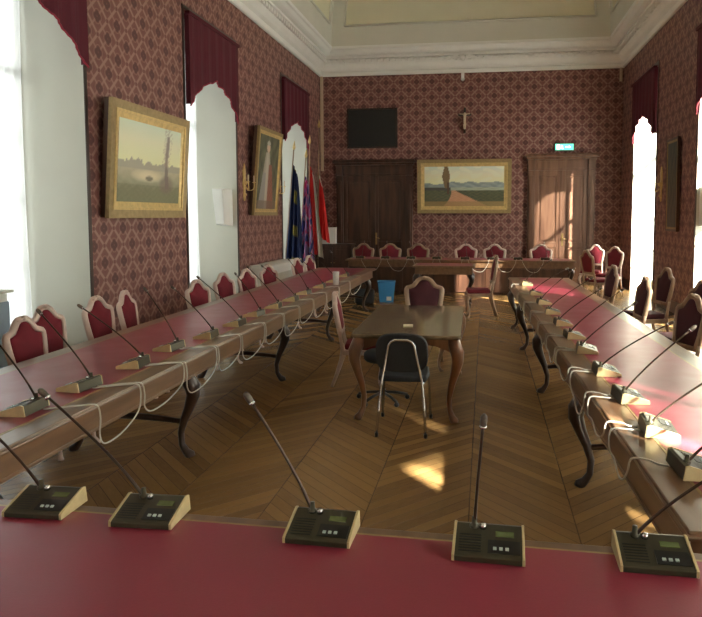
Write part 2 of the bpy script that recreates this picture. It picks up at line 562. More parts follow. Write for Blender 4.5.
# doors with panelled leaves
def door(name, x0, x1, ztop, mat, sideglow=False):
    root = st(empty(name, ((x0 + x1) / 2, YB, 0)))
    w = (x1 - x0) / 2
    mb = MB()
    for s in (-1, 1):
        a, b = sorted((s * (w - .06), s * (w - .24)))
        mb.box(a, b, -.10, 0, 0, ztop - .42)
        mb.box(a + .04, b - .04, -.125, -.10, .3, ztop - .55)
        mb.box(a - .015, b + .015, -.13, 0, 0, .28)
        mb.box(a, b, -.15, 0, ztop - .42, ztop - .14)     # corbels
    mb.box(-w + .06, w - .06, -.09, 0, ztop - .42, ztop - .14)
    mb.box(-w + .30, w - .30, -.105, -.09, ztop - .37, ztop - .19)
    mb.box(-w + .02, w - .02, -.17, 0, ztop - .14, ztop - .08)
    mb.box(-w - .02, w + .02, -.23, 0, ztop - .08, ztop - .03)
    mb.box(-w, w, -.20, 0, ztop - .03, ztop)
    mb.build('door_frame', mat, root, bevel=.008)
    lw = w - .24
    for s in (-1, 1):
        mb = MB()
        a, b = (-lw, -.004) if s < 0 else (.004, lw)
        zt = ztop - .42
        mb.box(a, b, -.035, 0, .01, zt)
        st_, rl = .11, .14
        for q in ((a, a + st_), (b - st_, b)): mb.box(q[0], q[1], -.06, -.035, .01, zt)
        for z0 in (.01, .95, zt - rl): mb.box(a + st_, b - st_, -.06, -.035, z0, z0 + rl)
        for z0, z1 in ((.15, .95), (.95 + rl, zt - rl)):
            mb.box(a + st_ + .05, b - st_ - .05, -.055, -.035, z0 + .05, z1 - .05)
        if s > 0: mb.box(-.03, .03, -.075, -.055, .01, zt)
        lf = mb.build('door_leaf', mat, root, bevel=.007)
        if s > 0:
            hb = MB(); hb.box(.03, .075, -.082, -.058, 1.0, 1.32)
            hb.tube([(.052, -.08, 1.2), (.052, -.13, 1.2), (.052, -.135, 1.19), (.15, -.135, 1.17)], .012, 8)
            hb.build('door_handle', M['brass'], lf)
    return root
door('door_1', -4.08, -1.88, 3.28, M['doord'])
door('door_2', 1.03, 2.86, 3.38, M['doorl'])

# ================================================================== DRAPES
def pelmet(side, a, b, label, drop=0):
    xi = XL + .03 if side < 0 else XR - .03
    root = empty('pelmet', (xi, (a + b) / 2, 4.80), label=label, cat='curtain', group='burgundy pelmets over the windows')
    w = (b - a) - .05
    nx, nz = 90, 14
    def bot(u):
        t = abs(2 * u - 1)
        z = -1.36 + .50 * (1 - t ** 2.0)
        z -= drop
        z += .012 * abs(math.sin(u * PI * 7)) * (1 - t * .5)
        if t < .14: z += .05 * (1 - t / .14)
        return z
    def pt(u, v, off=0):
        fold = .016 * math.sin(u * w * 2 * PI / .29) + .005 * math.sin(u * w * 2 * PI / .071 + 1)
        x = -side * (.035 + off + fold * (.35 + .65 * v))
        return (x, (u - .5) * w, bot(u) * v)
    mb = MB()
    for layer in (0, .012):
        vs = [pt(i / nx, j / nz, layer) for j in range(nz + 1) for i in range(nx + 1)]
        mb.add(vs, [(j * (nx + 1) + i, j * (nx + 1) + i + 1, (j + 1) * (nx + 1) + i + 1, (j + 1) * (nx + 1) + i) for j in range(nz) for i in range(nx)], 0, True)
    mb.build('drape', M['pelmet'], root, fix=False)
    t = MB(); t.tube([pt(i / nx, 1, .008) for i in range(nx + 1)], .012, 6)
    t.build('fringe', M['trimred'], root)
    r = MB(); r.box(*sorted((0, -side * .07)), -w / 2 - .03, w / 2 + .03, -.02, .03)
    r.build('rail', M['pelmet'], root)
    for e in (-1, 1):
        q = MB(); q.box(*sorted((side * .028, -side * .045)), *sorted((e * w / 2, e * (w / 2 - .012))), -1.33, 0)
        q.build('side_return', M['pelmet'], root)
pn = ['farthest', 'middle', 'nearest']
for i, (a, b) in enumerate(WIN[:3]):
    pelmet(-1, a, b, 'burgundy scalloped pelmet over the %s window on the left wall' % pn[i])
    pelmet(1, a, b, 'burgundy scalloped pelmet over the %s window on the right wall' % pn[i])
for i, (a, b) in enumerate(WIN[3:4]):
    pelmet(1, a, b, 'unseen burgundy pelmet on the right wall beside the camera, lowered to trim the sun patch', .62)  # out-of-view pelmet, hung lower to cut down the sun patch on the floor

def voile(side, y0, y1, label):
    xi = XL - DEP + .085 if side < 0 else XR + DEP - .10
    mb = MB()
    w = y1 - y0
    nx = max(24, int(w / .02)); nz = 10
    ph = random.random() * 6
    vs = []
    for j in range(nz + 1):
        for i in range(nx + 1):
            u = i / nx; v = j / nz
            yy = (u - .5) * w * (1 - .12 * v * (1 - v) * 4 * .5)
            fold = .028 * math.sin(u * w * 2 * PI / .13 + ph) + .008 * math.sin(u * w * 2 * PI / .057 + v * 2)
            vs.append((fold * (.5 + .5 * v), yy, -v * 4.58))
    mb.add(vs, [(j * (nx + 1) + i, j * (nx + 1) + i + 1, (j + 1) * (nx + 1) + i + 1, (j + 1) * (nx + 1) + i) for j in range(nz) for i in range(nx)], 0, True)
    o = mb.build('sheer_curtain', M['lined' if side < 0 else 'sheer'], fix=False)
    o.location = (xi, (y0 + y1) / 2, 4.64)
    tag(o, label, 'curtain', 'white sheer curtains in the windows')
wl = ['farthest', 'middle', 'nearest', 'window beside the camera']
for i, (a, b) in enumerate(WIN[:3]):
    voile(-1, a + .02, b - .02, 'white sheer curtain drawn across the %s left window' % pn[i])
    voile(1, a + (.02, .30, .02)[i], b - (.9, .9, .35)[i], 'white sheer curtain drawn across the %s right-hand window' % pn[i])
voile(-1, WIN[3][0] + .02, WIN[3][1] - .02, 'white sheer curtain across the left window beside the camera')
voile(1, WIN[3][0] + .36, WIN[3][1] - 1.05, 'white sheer curtain in the unseen right window beside the camera, near half, gapped to shape the sun patch')  # both halves out of view, gaps cut to shape the sun patches
voile(1, WIN[3][1] - .90, WIN[3][1] - .02, 'white sheer curtain in the unseen right window beside the camera, far half, gapped to shape the sun stripe')

# ================================================================== TABLES
def cabriole(x, y, dx, dy, h, s=1.0, z0=0):
    """curved leg bowing towards (dx,dy); returns MB"""
    prof = [(1.0, 0, .040), (.93, .012, .046), (.84, .034, .047), (.74, .036, .040), (.60, .016, .031), (.44, -.012, .024),
            (.28, -.030, .019), (.14, -.026, .018), (.06, -.006, .022), (.02, .014, .030), (0, .016, .028)]
    l = math.hypot(dx, dy) or 1
    mb = MB()
    mb.tube([(x + dx / l * o * s * 1.25, y + dy / l * o * s * 1.25, z0 + t * h) for t, o, r in prof], [r * s for t, o, r in prof], 10)
    return mb

def long_table(name, label, cat, loc, rz, W, L, legs, wood_m, leg_m, border=.15, H=.78, group=None, cloth=True, scallop=True, stretch=True, ls=1.25, apron_in=.05):
    """origin at near inner corner centre; local x across (0..W), local y along (0..L)"""
    root = empty(name, loc, rz, label=label, cat=cat, group=group)
    mb = MB()
    mb.box(0, W, 0, L, H - .035, H)
    mb.box(-.012, W + .012, -.012, L + .012, H - .026, H - .010)
    mb.build('tabletop', wood_m, root, bevel=.008)
    if cloth:
        mb = MB(); mb.box(border, W - border, border, L - border, H, H + .003)
        mb.build('leather_inset', M['leather'], root)
        mb = MB()
        for x0, x1, y0, y1 in ((border - .012, border, border - .012, L - border + .012), (W - border, W - border + .012, border - .012, L - border + .012),
                               (border, W - border, border - .012, border), (border, W - border, L - border, L - border + .012)):
            mb.box(x0, x1, y0, y1, H, H + .002)
        mb.build('gilt_line', M['golddark'], root)
    ai = apron_in
    mb = MB()
    a0, a1 = H - .175, H - .035
    mb.box(ai, ai + .025, ai, L - ai, a0, a1); mb.box(W - ai - .025, W - ai, ai, L - ai, a0, a1)
    mb.box(ai, W - ai, ai, ai + .025, a0, a1); mb.box(ai, W - ai, L - ai - .025, L - ai, a0, a1)
    for x in (ai - .006, W - ai + .001): mb.box(x, x + .006, ai, L - ai, a0, a0 + .018)
    mb.build('apron', wood_m, root, bevel=.003)
    for ly in legs:
        for lx, sg in ((ai + .06, -1), (W - ai - .06, 1)):
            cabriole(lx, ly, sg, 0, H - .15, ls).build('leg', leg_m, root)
        if stretch:
            mb = MB()
            n = 12
            mb.tube([(ai + .06 + (W - 2 * ai - .12) * k / n, ly, .26 + .03 * math.sin(PI * k / n)) for k in range(n + 1)],
                    [.018 + .008 * math.sin(PI * k / n) for k in range(n + 1)], 8)
            mb.build('stretcher', leg_m, root)
    return root

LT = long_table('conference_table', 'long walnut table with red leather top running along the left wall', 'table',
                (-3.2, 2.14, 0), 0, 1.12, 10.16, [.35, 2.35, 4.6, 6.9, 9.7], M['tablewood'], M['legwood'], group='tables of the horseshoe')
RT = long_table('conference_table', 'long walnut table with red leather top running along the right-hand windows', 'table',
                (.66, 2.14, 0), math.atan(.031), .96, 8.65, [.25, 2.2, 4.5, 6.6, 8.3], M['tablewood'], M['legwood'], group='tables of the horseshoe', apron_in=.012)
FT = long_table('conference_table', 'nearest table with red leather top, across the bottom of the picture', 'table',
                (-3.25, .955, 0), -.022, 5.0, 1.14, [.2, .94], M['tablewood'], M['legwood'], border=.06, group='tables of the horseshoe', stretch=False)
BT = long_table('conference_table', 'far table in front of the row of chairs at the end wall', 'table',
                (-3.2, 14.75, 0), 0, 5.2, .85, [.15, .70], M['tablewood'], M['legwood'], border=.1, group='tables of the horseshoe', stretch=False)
mb = MB(); mb.box(.15, 5.05, .10, .13, .04, .64)
for i in range(8): mb.box(.22 + i * .6, .22 + i * .6 + .5, .085, .10, .10, .58)
mb.build('modesty_panel', M['doord'], BT, bevel=.004)
BT2 = long_table('small_table', 'small dark table with red top in front of the far table', 'table',
                 (-1.45, 12.98, 0), 0, 1.25, .8, [.12, .68], M['tablewood'], M['legwood'], border=.05, stretch=False)

# centre table
def centre_table():
    root = empty('centre_table', (-.69, 6.42, 0), .02, label='polished wooden table with curved legs standing alone in the centre', cat='table')
    W, L, H = .96, 1.86, .77
    mb = MB()
    def rr(w, l, r):
        pts = []
        for cx, cy, a0 in ((w / 2 - r, l / 2 - r, 0), (-w / 2 + r, l / 2 - r, 90), (-w / 2 + r, -l / 2 + r, 180), (w / 2 - r, -l / 2 + r, 270)):
            for k in range(5): a = R(a0 + k * 22.5); pts.append((cx + r * math.cos(a), cy + r * math.sin(a)))
        return pts
    mb.prism(rr(W, L, .04), H - .028, H, 'z'); mb.prism(rr(W - .03, L - .03, .04), H - .040, H - .028, 'z')
    mb.build('tabletop', M['ctop'], root, bevel=.006)
    mb = MB()
    def apron(p, q, nrm):
        n = 16
        P0, P1 = Vector(p), Vector(q)
        top, bot = [], []
        for k in range(n + 1):
            t = k / n
            c = P0.lerp(P1, t)
            d = .10 - .035 * math.sin(PI * t) + .02 * math.cos(4 * PI * t)
            top.append((c.x, c.y, H - .04)); bot.append((c.x, c.y, H - .04 - d))
        for k in range(n):
            a, b, c_, d_ = [Vector(v) for v in (top[k], top[k + 1], bot[k + 1], bot[k])]
            o = Vector(nrm) * .025
            mb.add([a, b, c_, d_, a - o, b - o, c_ - o, d_ - o], [(0, 1, 2, 3), (7, 6, 5, 4), (3, 2, 6, 7), (0, 4, 5, 1)])
    w, l = W / 2 - .05, L / 2 - .05
    apron((-w, -l, 0), (w, -l, 0), (0, -1, 0)); apron((-w, l, 0), (w, l, 0), (0, 1, 0))
    apron((-w, -l, 0), (-w, l, 0), (-1, 0, 0)); apron((w, -l, 0), (w, l, 0), (1, 0, 0))
    mb.build('apron', M['cleg'], root)
    for sx in (-1, 1):
        for sy in (-1, 1):
            cabriole(sx * (w - .02), sy * (l - .02), sx, sy, H - .04, 1.25).build('leg', M['cleg'], root)
centre_table()
mb = MB(); mb.box(-.045, .045, -.06, .06, 0, .004); mb.box(-.043, .043, -.058, .056, .004, .007)
o = mb.build('note_card', M['paper']); o.location = (-.70, 5.95, .771); o.rotation_euler = (0, 0, .1)
tag(o, 'small cream card lying on the centre table', 'paper')

# ================================================================== CHAIRS
def outline(inset):
    """half outline of the cusped chair back, x>=0, from bottom to crown"""
    P = [(.165, .60), (.190, .70), (.207, .82), (.214, .90), (.212, .945), (.193, .977), (.160, .990), (.132, 1.000), (.112, 1.030), (.085, 1.070), (.047, 1.098), (0, 1.105)]
    cx, cz = 0, .83
    out = []
    for i, (x, z) in enumerate(P):
        a = P[max(0, i - 1)]; b = P[min(len(P) - 1, i + 1)]
        tx, tz = b[0] - a[0], b[1] - a[1]
        if i == len(P) - 1: tx, tz = -1, 0
        l = math.hypot(tx, tz)
        nx, nz = tz / l, -tx / l
        if i == 0: nx, nz = .75, -.9
        out.append((x - nx * inset, z - nz * inset))
    out[-1] = (0, out[-1][1])
    return out
def full(h): return [(x, z) for x, z in h] + [(-x, z) for x, z in h[-2::-1]]

def make_chair(loc, rz, label, group, wood_m, fab, sc=(1, 1)):
    root = empty('upholstered_chair', loc, rz, label=label, cat='chair', group=group)
    root.scale = (sc[0], 1, sc[1])
    key = (wood_m.name, fab.name)
    if key in CH:
        for nm, me, mods in CH[key]:
            o = bpy.data.objects.new(nm, me); C.objects.link(o); o.parent = root
            for bw in mods:
                b = o.modifiers.new('bevel', 'BEVEL'); b.width = bw; b.segments = 3; b.limit_method = 'ANGLE'; b.angle_limit = R(40)
        return root
    T = Matrix.Translation((0, .19, .45)) @ Matrix.Rotation(R(-9), 4, 'X') @ Matrix.Translation((0, 0, -.45))
    parts = []
    # back frame
    mb = MB()
    A, B = full(outline(0)), full(outline(.050))
    n = len(A)
    rings = []
    for pts, ys in ((A, (-.012, .012)), (B, (-.018, .018))): rings.append([[(x, y, z) for x, z in pts] for y in ys])
    mid = [[(x * .5 + u * .5, s * .028, z * .5 + w * .5) for (x, z), (u, w) in zip(A, B)] for s in (-1, 1)]
    seq = [rings[0][0], mid[0], rings[1][0], rings[1][1], mid[1], rings[0][1]]
    vs = [v for r_ in seq for v in r_]
    fs = [(a * n + k, a * n + (k + 1) % n, ((a + 1) % 6) * n + (k + 1) % n, ((a + 1) % 6) * n + k) for a in range(6) for k in range(n)]
    mb.add(vs, fs, 0, True)
    # crown carving
    mb.ball((0, -.024, 1.085), .022); mb.tube([(-.07, -.02, 1.062), (-.03, -.027, 1.08), (.03, -.027, 1.08), (.07, -.02, 1.062)], .008, 6)
    mb.xf(T)
    parts.append(('back_frame', mb, wood_m, 0))
    # back upholstery
    mb = MB()
    Bi = full(outline(.047)); cx, cz = 0, .83
    for s in (-1, 1):
        lv = [(1, .006), (.93, .020), (.78, .030), (.5, .036), (.2, .038)]
        vs = [((x - cx) * f + cx, s * d, (z - cz) * f + cz) for f, d in lv for x, z in Bi] + [(cx, s * .038, cz)]
        fs = [(a * n + k, a * n + (k + 1) % n, (a + 1) * n + (k + 1) % n, (a + 1) * n + k) for a in range(4) for k in range(n)]
        fs += [(4 * n + k, 4 * n + (k + 1) % n, 5 * n) for k in range(n)]
        mb.add(vs, fs, 0, True)
    mb.xf(T)
    parts.append(('backrest', mb, fab, 0))
    mb = MB()
    mb.prism([(-.22, -.23), (.22, -.23), (.185, .17), (-.185, .17)], .43, .50, 'z')
    parts.append(('seat', mb, fab, .025))
    mb = MB()
    mb.prism([(-.235, -.245), (.235, -.245), (.20, .20), (-.20, .20)], .375, .432, 'z')
    parts.append(('seat_rail', mb, wood_m, .01))
    for sx in (-1, 1):
        parts.append(('leg', cabriole(sx * .205, -.215, sx, -1, .39, .72), wood_m, 0))
        mb = MB()
        pts = [(sx * .19, .30, 0), (sx * .185, .25, .15), (sx * .18, .20, .32), (sx * .18, .185, .45)]
        q = [T @ Vector((sx * .172, 0, z)) for z in (.52, .60, .66)]
        mb.tube(pts + q, [.016, .019, .023, .023, .019, .019, .018], 8)
        parts.append(('leg', mb, wood_m, 0))
    rec = []
    for nm, mb, m, bw in parts:
        o = mb.build(nm, m, root, bevel=bw, seg=3)
        rec.append((nm, o.data, [bw] if bw else []))
    CH[key] = rec
    return root
CH = {}

def chair_at(xtop, ytop, face, label, group, w, f, sc=(1, 1)):
    """face = world angle (deg) the sitter looks towards; crown stands at (xtop, ytop)"""
    rz = R(face + 90)
    d = .275
    # local crown offset (0, d): back is at local +y
    loc = (xtop + math.sin(rz) * d, ytop - math.cos(rz) * d, 0)
    return make_chair(loc, rz, label, group, w, f, sc)

# left row, facing +X with a turn towards the camera
for i, (x, y, a, lab) in enumerate([
        (-3.54, 4.55, -8, 'nearest red chair with pale cusped frame by the left table'),
        (-3.80, 5.16, -10, 'red chair with pale frame right behind the nearest one at the left'),
        (-3.72, 5.80, -10, 'pale framed red chair in front of the picture with trees, nearer of two'),
        (-3.70, 6.27, 6, 'pale framed red chair half hidden, turned more edge-on below the tree painting'),
        (-3.46, 7.45, -20, 'pale framed red chair below the right edge of the tree painting'),
        (-3.52, 8.40, -20, 'pale framed red chair before the middle left window'),
        (-3.45, 9.08, -20, 'pale framed red chair just right of the middle left window'),
        (-3.42, 9.95, -25, 'pale framed red chair below the portrait'),
        (-3.40, 11.50, -15, 'pale framed red chair before the flags, left one of the pair'),
        (-3.38, 12.25, -15, 'pale framed red chair before the flags, right one of the pair')]):
    chair_at(x, y, a, lab, 'chairs along the left table', M['pale'], M['velvet'], (.93, .93))
# right row, facing -X, backs to the windows; backlit shade put into darker velvet
for i, (x, y, a, lab) in enumerate([
        (1.80, 9.50, 190, 'dark backlit chair at the far end of the right table'),
        (1.84, 7.80, 186, 'dark backlit chair in front of the pier between the right windows, seen edge-on'),
        (2.42, 9.12, 196, 'dark chair set back against the right pier'),
        (1.85, 6.10, 200, 'dark red chair at the right table with its frame catching light'),
        (2.36, 7.45, 200, 'dark chair at the right frame edge, just behind its lit neighbour')]):
    chair_at(x, y, a, lab, 'chairs along the right table', M['tan'], M['darkvelvet'])
# far row
for i, (x, lab) in enumerate([(-3.02, 'leftmost red chair behind the far table, before the dark door'), (-2.34, 'second red chair from left behind the far table'),
                              (-1.64, 'red chair behind the far table beside the dark door'), (-.46, 'red chair under the left half of the river painting'),
                              (.24, 'red chair under the right end of the road painting'), (1.34, 'red chair in front of the lighter brown door')]):
    lab = lab.replace('river painting', 'road painting')
    chair_at(x, 16.05, -90 + (-6, 4, 0, 3, -4, 5)[i], lab, 'chairs behind the far table', M['pale'] if i > 2 else M['tan'], M['velvet'], (1.32, 1.0))
chair_at(2.63, 16.05, -115, 'red chair left of two by the far right corner', 'chairs in the far right corner', M['pale'], M['velvet'])
chair_at(2.90, 15.15, -125, 'red chair right of two by the far right corner', 'chairs in the far right corner', M['pale'], M['velvet'])
chair_at(2.05, 13.6, 30, 'red chair turned sideways in front of the brown door', 'chairs in the far right corner', M['tan'], M['velvet'])
# centre
make_chair((-.73, 7.62, 0), 0, 'tan framed chair with wine red back at the far side of the centre table', None, M['tan'], M['darkvelvet'], (1.15, .96))
make_chair((-1.30, 6.78, 0), R(97), 'pale framed red chair edge-on at the left of the centre table', None, M['pale'], M['velvet'], (.92, .9))
make_chair((-.08, 11.55, 0), R(-84), 'red seated chair edge-on on the open floor before the far table', None, M['tan'], M['velvet'])

def steel_chair(loc, rz, label, group):
    root = empty('stacking_chair', loc, rz, label=label, cat='chair', group=group)
    mb = MB()
    mb.prism([(-.20, -.21), (-.14, -.235), (.14, -.235), (.20, -.21), (.215, 0), (.20, .17), (.14, .19), (-.14, .19), (-.20, .17), (-.215, 0)], .425, .475, 'z')
    mb.build('seat', M['blackfab'], root, bevel=.018, seg=3)
    mb = MB()
    pts = []
    for k in range(28):
        a = 2 * PI * k / 28
        ca, sa = math.cos(a), math.sin(a)
        pts.append((math.copysign(abs(ca) ** .6, ca) * .215, .68 + math.copysign(abs(sa) ** .6, sa) * .165))
    T = Matrix.Translation((0, .20, .5)) @ Matrix.Rotation(R(-8), 4, 'X') @ Matrix.Translation((0, 0, -.5))
    mb.prism(pts, -.02, .02, 'y'); mb.xf(T)
    mb.build('backrest', M['blackfab'], root, bevel=.012, seg=3)
    mb = MB()
    bow = [(-.215, .20, .0), (-.20, .20, .25), (-.175, .20, .44)]
    def tp(x, z, y=.034): v = T @ Vector((x, y, z)); return (v.x, v.y, v.z)
    arch = [tp(-.15, .52), tp(-.125, .65), tp(-.105, .755), tp(-.085, .785), tp(-.05, .80), tp(.05, .80), tp(.085, .785), tp(.105, .755), tp(.125, .65), tp(.15, .52)]
    mb.tube([(-.20, .30, 0), (-.185, .25, .25), (-.165, .22, .44)] + arch + [(.165, .22, .44), (.185, .25, .25), (.20, .30, 0)], .0115, 8)
    mb.build('back_tube', M['chrome'], root)
    for sx in (-1, 1):
        mb = MB(); mb.tube([(sx * .165, .22, .42), (sx * .18, .10, .418), (sx * .19, -.14, .418), (sx * .195, -.19, .40), (sx * .215, -.23, 0)], .0115, 8)
        mb.build('leg', M['chrome'], root)
        for q in ((sx * .215, -.23, 0), (sx * .20, .30, 0)):
            mb = MB(); mb.lathe([(.015, 0), (.015, .03), (.012, .035)], 8, q)
            mb.build('foot_cap', M['micblack'], root)
steel_chair((-.67, 5.42, 0), PI + .03, 'black stacking chair with chrome tubes, back to the camera at the centre table', 'black stacking chairs')
root = empty('stool', (-.97, 6.12, 0), label='low black swivel stool under the left side of the centre table', cat='stool')
mb = MB(); mb.lathe([(.02, .40), (.16, .40), (.18, .42), (.18, .47), (.15, .495), (.02, .50)], 20); mb.build('seat', M['blackfab'], root)
mb = MB(); mb.lathe([(.025, .06), (.025, .40)], 10); mb.build('column', M['micblack'], root)
for k in range(5):
    a = 2 * PI * k / 5 + .4
    mb = MB(); mb.tube([(.02 * math.cos(a), .02 * math.sin(a), .09), (.15 * math.cos(a), .15 * math.sin(a), .075), (.25 * math.cos(a), .25 * math.sin(a), .05)], .014, 8)
    f_ = mb.build('foot', M['micblack'], root)
    mb = MB(); mb.ball((.25 * math.cos(a), .25 * math.sin(a), .025), .025, 8, 6); mb.build('caster', M['micblack'], f_)

# ================================================================== MICROPHONES
def mic(loc, rz, tip, label, group, bend=.06, detail=True):
    """tip: end of the gooseneck in local coordinates. The user sits at local -y."""
    root = empty('conference_microphone', loc, rz, label=label, cat='microphone', group=group)
    key = 'd' if detail else 's'
    if key not in MC:
        rec = []
        def prof(y0, y1, zadd=0): return [(-.075, 0), (-.075, .016 + zadd), (-.068, .020 + zadd), (.055, .056 + zadd), (.070, .052 + zadd), (.078, 0)]
        mb = MB(); mb.prism(prof(0, 0), -.099, .099, 'x')
        rec.append(('base', mb, M['mic'], .002))
        for s in (-1, 1):
            mb = MB(); mb.prism([(y, z + (.003 if z > .01 else 0)) for y, z in prof(0, 0)], s * .099, s * .107, 'x')
            rec.append(('cheek', mb, M['cheek'], .001))
        sl = math.atan2(.036, .123)
        T = Matrix.Translation((0, -.068, .0202)) @ Matrix.Rotation(sl, 4, 'X')
        mb = MB(); mb.box(-.002, .093, .010, .062, .0, .0022, T=T)
        rec.append(('button_well', mb, M['micblack'], 0))
        mb = MB(); mb.box(.02, .075, .078, .100, 0, .0015, T=T)
        rec.append(('display', mb, M['lcd'], 0))
        mb = MB()
        for k in range(3): mb.box(.014 + k * .018, .024 + k * .018, .022, .031, .0022, .006, T=T)
        rec.append(('button', mb, M['btn'], 0))
        mb = MB()
        for k in range(7): mb.box(-.088, -.022, .012 + k * .011, .016 + k * .011, 0, .001, T=T)
        rec.append(('speaker_grille', mb, M['micblack'], 0))
        mb = MB(); mb.lathe([(.010, 0), (.010, .012), (.007, .016)], 12, (-.018, .038, .05))
        rec.append(('knob', mb, M['chrome'], 0))
        MC[key] = []
        for nm, mb, m, bw in rec:
            o = mb.build(nm, m, root, bevel=bw)
            MC[key].append((nm, o.data, bw))
    else:
        for nm, me, bw in MC[key]:
            o = bpy.data.objects.new(nm, me); C.objects.link(o); o.parent = root
            if bw:
                b = o.modifiers.new('bevel', 'BEVEL'); b.width = bw; b.segments = 2; b.limit_method = 'ANGLE'
    b0 = Vector((-.045, .045, .05)); tp_ = Vector(tip)
    mb = MB(); mb.lathe([(.015, 0), (.015, .010), (.009, .014), (.0075, .035)], 10, tuple(b0 - Vector((0, 0, .002))))
    mb.build('collar', M['mic'], root)
    mb = MB()
    N = 14
    c1 = b0 + Vector((0, 0, .10))
    pts = []
    for k in range(N + 1):
        t = k / N
        p = b0 * (1 - t) ** 2 + (c1 * (1 - .0) + Vector((0, 0, bend))) * 0 + c1.lerp(b0.lerp(tp_, .45), .55) * 2 * t * (1 - t) + tp_ * t * t
        pts.append(p)
    mb.tube(pts, [.0058] * 4 + [.0048] * (N - 3), 8)
    mb.build('gooseneck', M['goose'], root)
    mb = MB()
    d = (pts[-1] - pts[-3]).normalized()
    mb.tube([tp_ - d * .012, tp_ - d * .004, tp_ + d * .012, tp_ + d * .028, tp_ + d * .036], [.0060, .0095, .0115, .0105, .005], 10)
    mb.build('microphone_head', M['foam'], root)
    mb = MB(); mb.tube([tp_ - d * .010, tp_ - d * .002], .0110, 10)
    mb.build('light_ring', M['chrome'], root)
    return root
MC = {}

ZT = .784
for i, (x, y, rz, tip) in enumerate([
        (-1.50, 2.00, .02, (-.34, .03, .36)), (-1.105, 1.985, .03, (-.37, .02, .40)), (-.505, 1.955, -.03, (-.245, .03, .41)),
        (.02, 1.925, -.03, (-.02, .01, .385)), (.500, 1.93, -.02, (.26, .02, .33))]):
    mic((x, y, ZT), rz, tip, ['leftmost microphone unit on the nearest red table, arm cut off by the frame', 'microphone unit second from left on the nearest red table, arm leaning left',
        'microphone unit in the middle of the nearest red table', 'microphone unit second from right on the nearest table, arm almost upright',
        'rightmost microphone unit on the nearest red table, arm leaning right'][i], 'microphones on the nearest table')

LY = [3.02, 3.48, 4.05, 4.60, 5.10, 5.70, 6.28, 6.85, 7.45, 8.10, 8.85, 9.60, 10.5]
LXs = []
for i, y in enumerate(LY):
    x = -2.37 + .012 * (i % 3) + (.06 if i > 3 else 0)
    LXs.append(x)
    mic((x, y, ZT), R(-90 + [4, -5, 8, -3, 5, 0, -4, 6, 2, -3, 4, 0, 2][i]), (-.02 + .05 * ((i * 7) % 3 - 1), -.22 - .05 * (i % 3), .40 + .03 * (i % 2)),
        '%s microphone unit on the left table' % ORD[i], 'microphones on the left table')
RY = [2.66, 3.14, 3.68, 4.28, 4.95, 5.52, 6.15, 6.85, 7.60, 8.45, 9.60]
RXs = []
def rx(y): return .66 - .031 * (y - 2.14)
for i, y in enumerate(RY):
    x = rx(y) + .19
    RXs.append(x)
    mic((x, y, ZT), R(90 + [3, -4, 5, 0, -5, 4, 2, -3, 3, 0, -2][i]), (.02 * ((i * 5) % 3 - 1), -.32 - .05 * (i % 2), .33 + .03 * (i % 3)),
        '%s microphone unit on the right table' % ORD[i], 'microphones on the right table')
BX = [-2.9, -2.3, -1.7, -1.1, -.45, .15, .75, 1.35]
for i, x in enumerate(BX):
    mic((x, 15.02, ZT), PI + .05 * (i % 3 - 1), (.05 * (i % 3 - 1), -.2, .38), 'microphone unit on the far table, %s' % LTR[i], 'microphones on the far table')

# cables looping over the table edges
def smooth_pts(P, n=6):
    P = [Vector(p) for p in P]; out = []
    for i in range(len(P) - 1):
        p0 = P[max(i - 1, 0)]; p1 = P[i]; p2 = P[i + 1]; p3 = P[min(i + 2, len(P) - 1)]
        for k in range(n):
            t = k / n
            out.append(.5 * ((2 * p1) + (-p0 + p2) * t + (2 * p0 - 5 * p1 + 4 * p2 - p3) * t * t + (-p0 + 3 * p1 - 3 * p2 + p3) * t ** 3))
    out.append(P[-1]); return out
def cable(P, label, group, r=.0046):
    mb = MB(); mb.tube(smooth_pts(P), r, 6)
    o = mb.build('cable', M['cable'])
    return tag(o, label, 'cable', group)
ED = -2.08
for i in range(len(LY) - 1):
    y0, y1 = LY[i], LY[i + 1]
    x0, x1 = LXs[i], LXs[i + 1]
    dp = [.21, .18, .22, .19, .22, .20, .23, .19, .22, .21, .23, .21][i]
    g = y1 - y0
    cable([(x0 + .10, y0 + .02, .792), (x0 + .17, y0 + .05, .794), (ED - .03, y0 + .10, .794), (ED + .028, y0 + .145, .785), (ED + .036, y0 + .165, .715),
           (ED + .035, y0 + .13 + .06 * g, .765 - dp * .72), (ED + .035, y0 + .36 * g + .04, .765 - dp), (ED + .035, y0 + .70 * g + .05, .765 - dp * .97),
           (ED + .035, y1 + .08, .765 - dp * .68), (ED + .036, y1 + .12, .71),
           (ED + .028, y1 + .108, .785), (ED - .03, y1 + .07, .794), (x1 + .14, y1 + .00, .794), (x1 + .10, y1 - .03, .792)],
          'white cable loop hanging between the %s and next microphone of the left table' % ORD[i], 'cable loops on the left table edge')
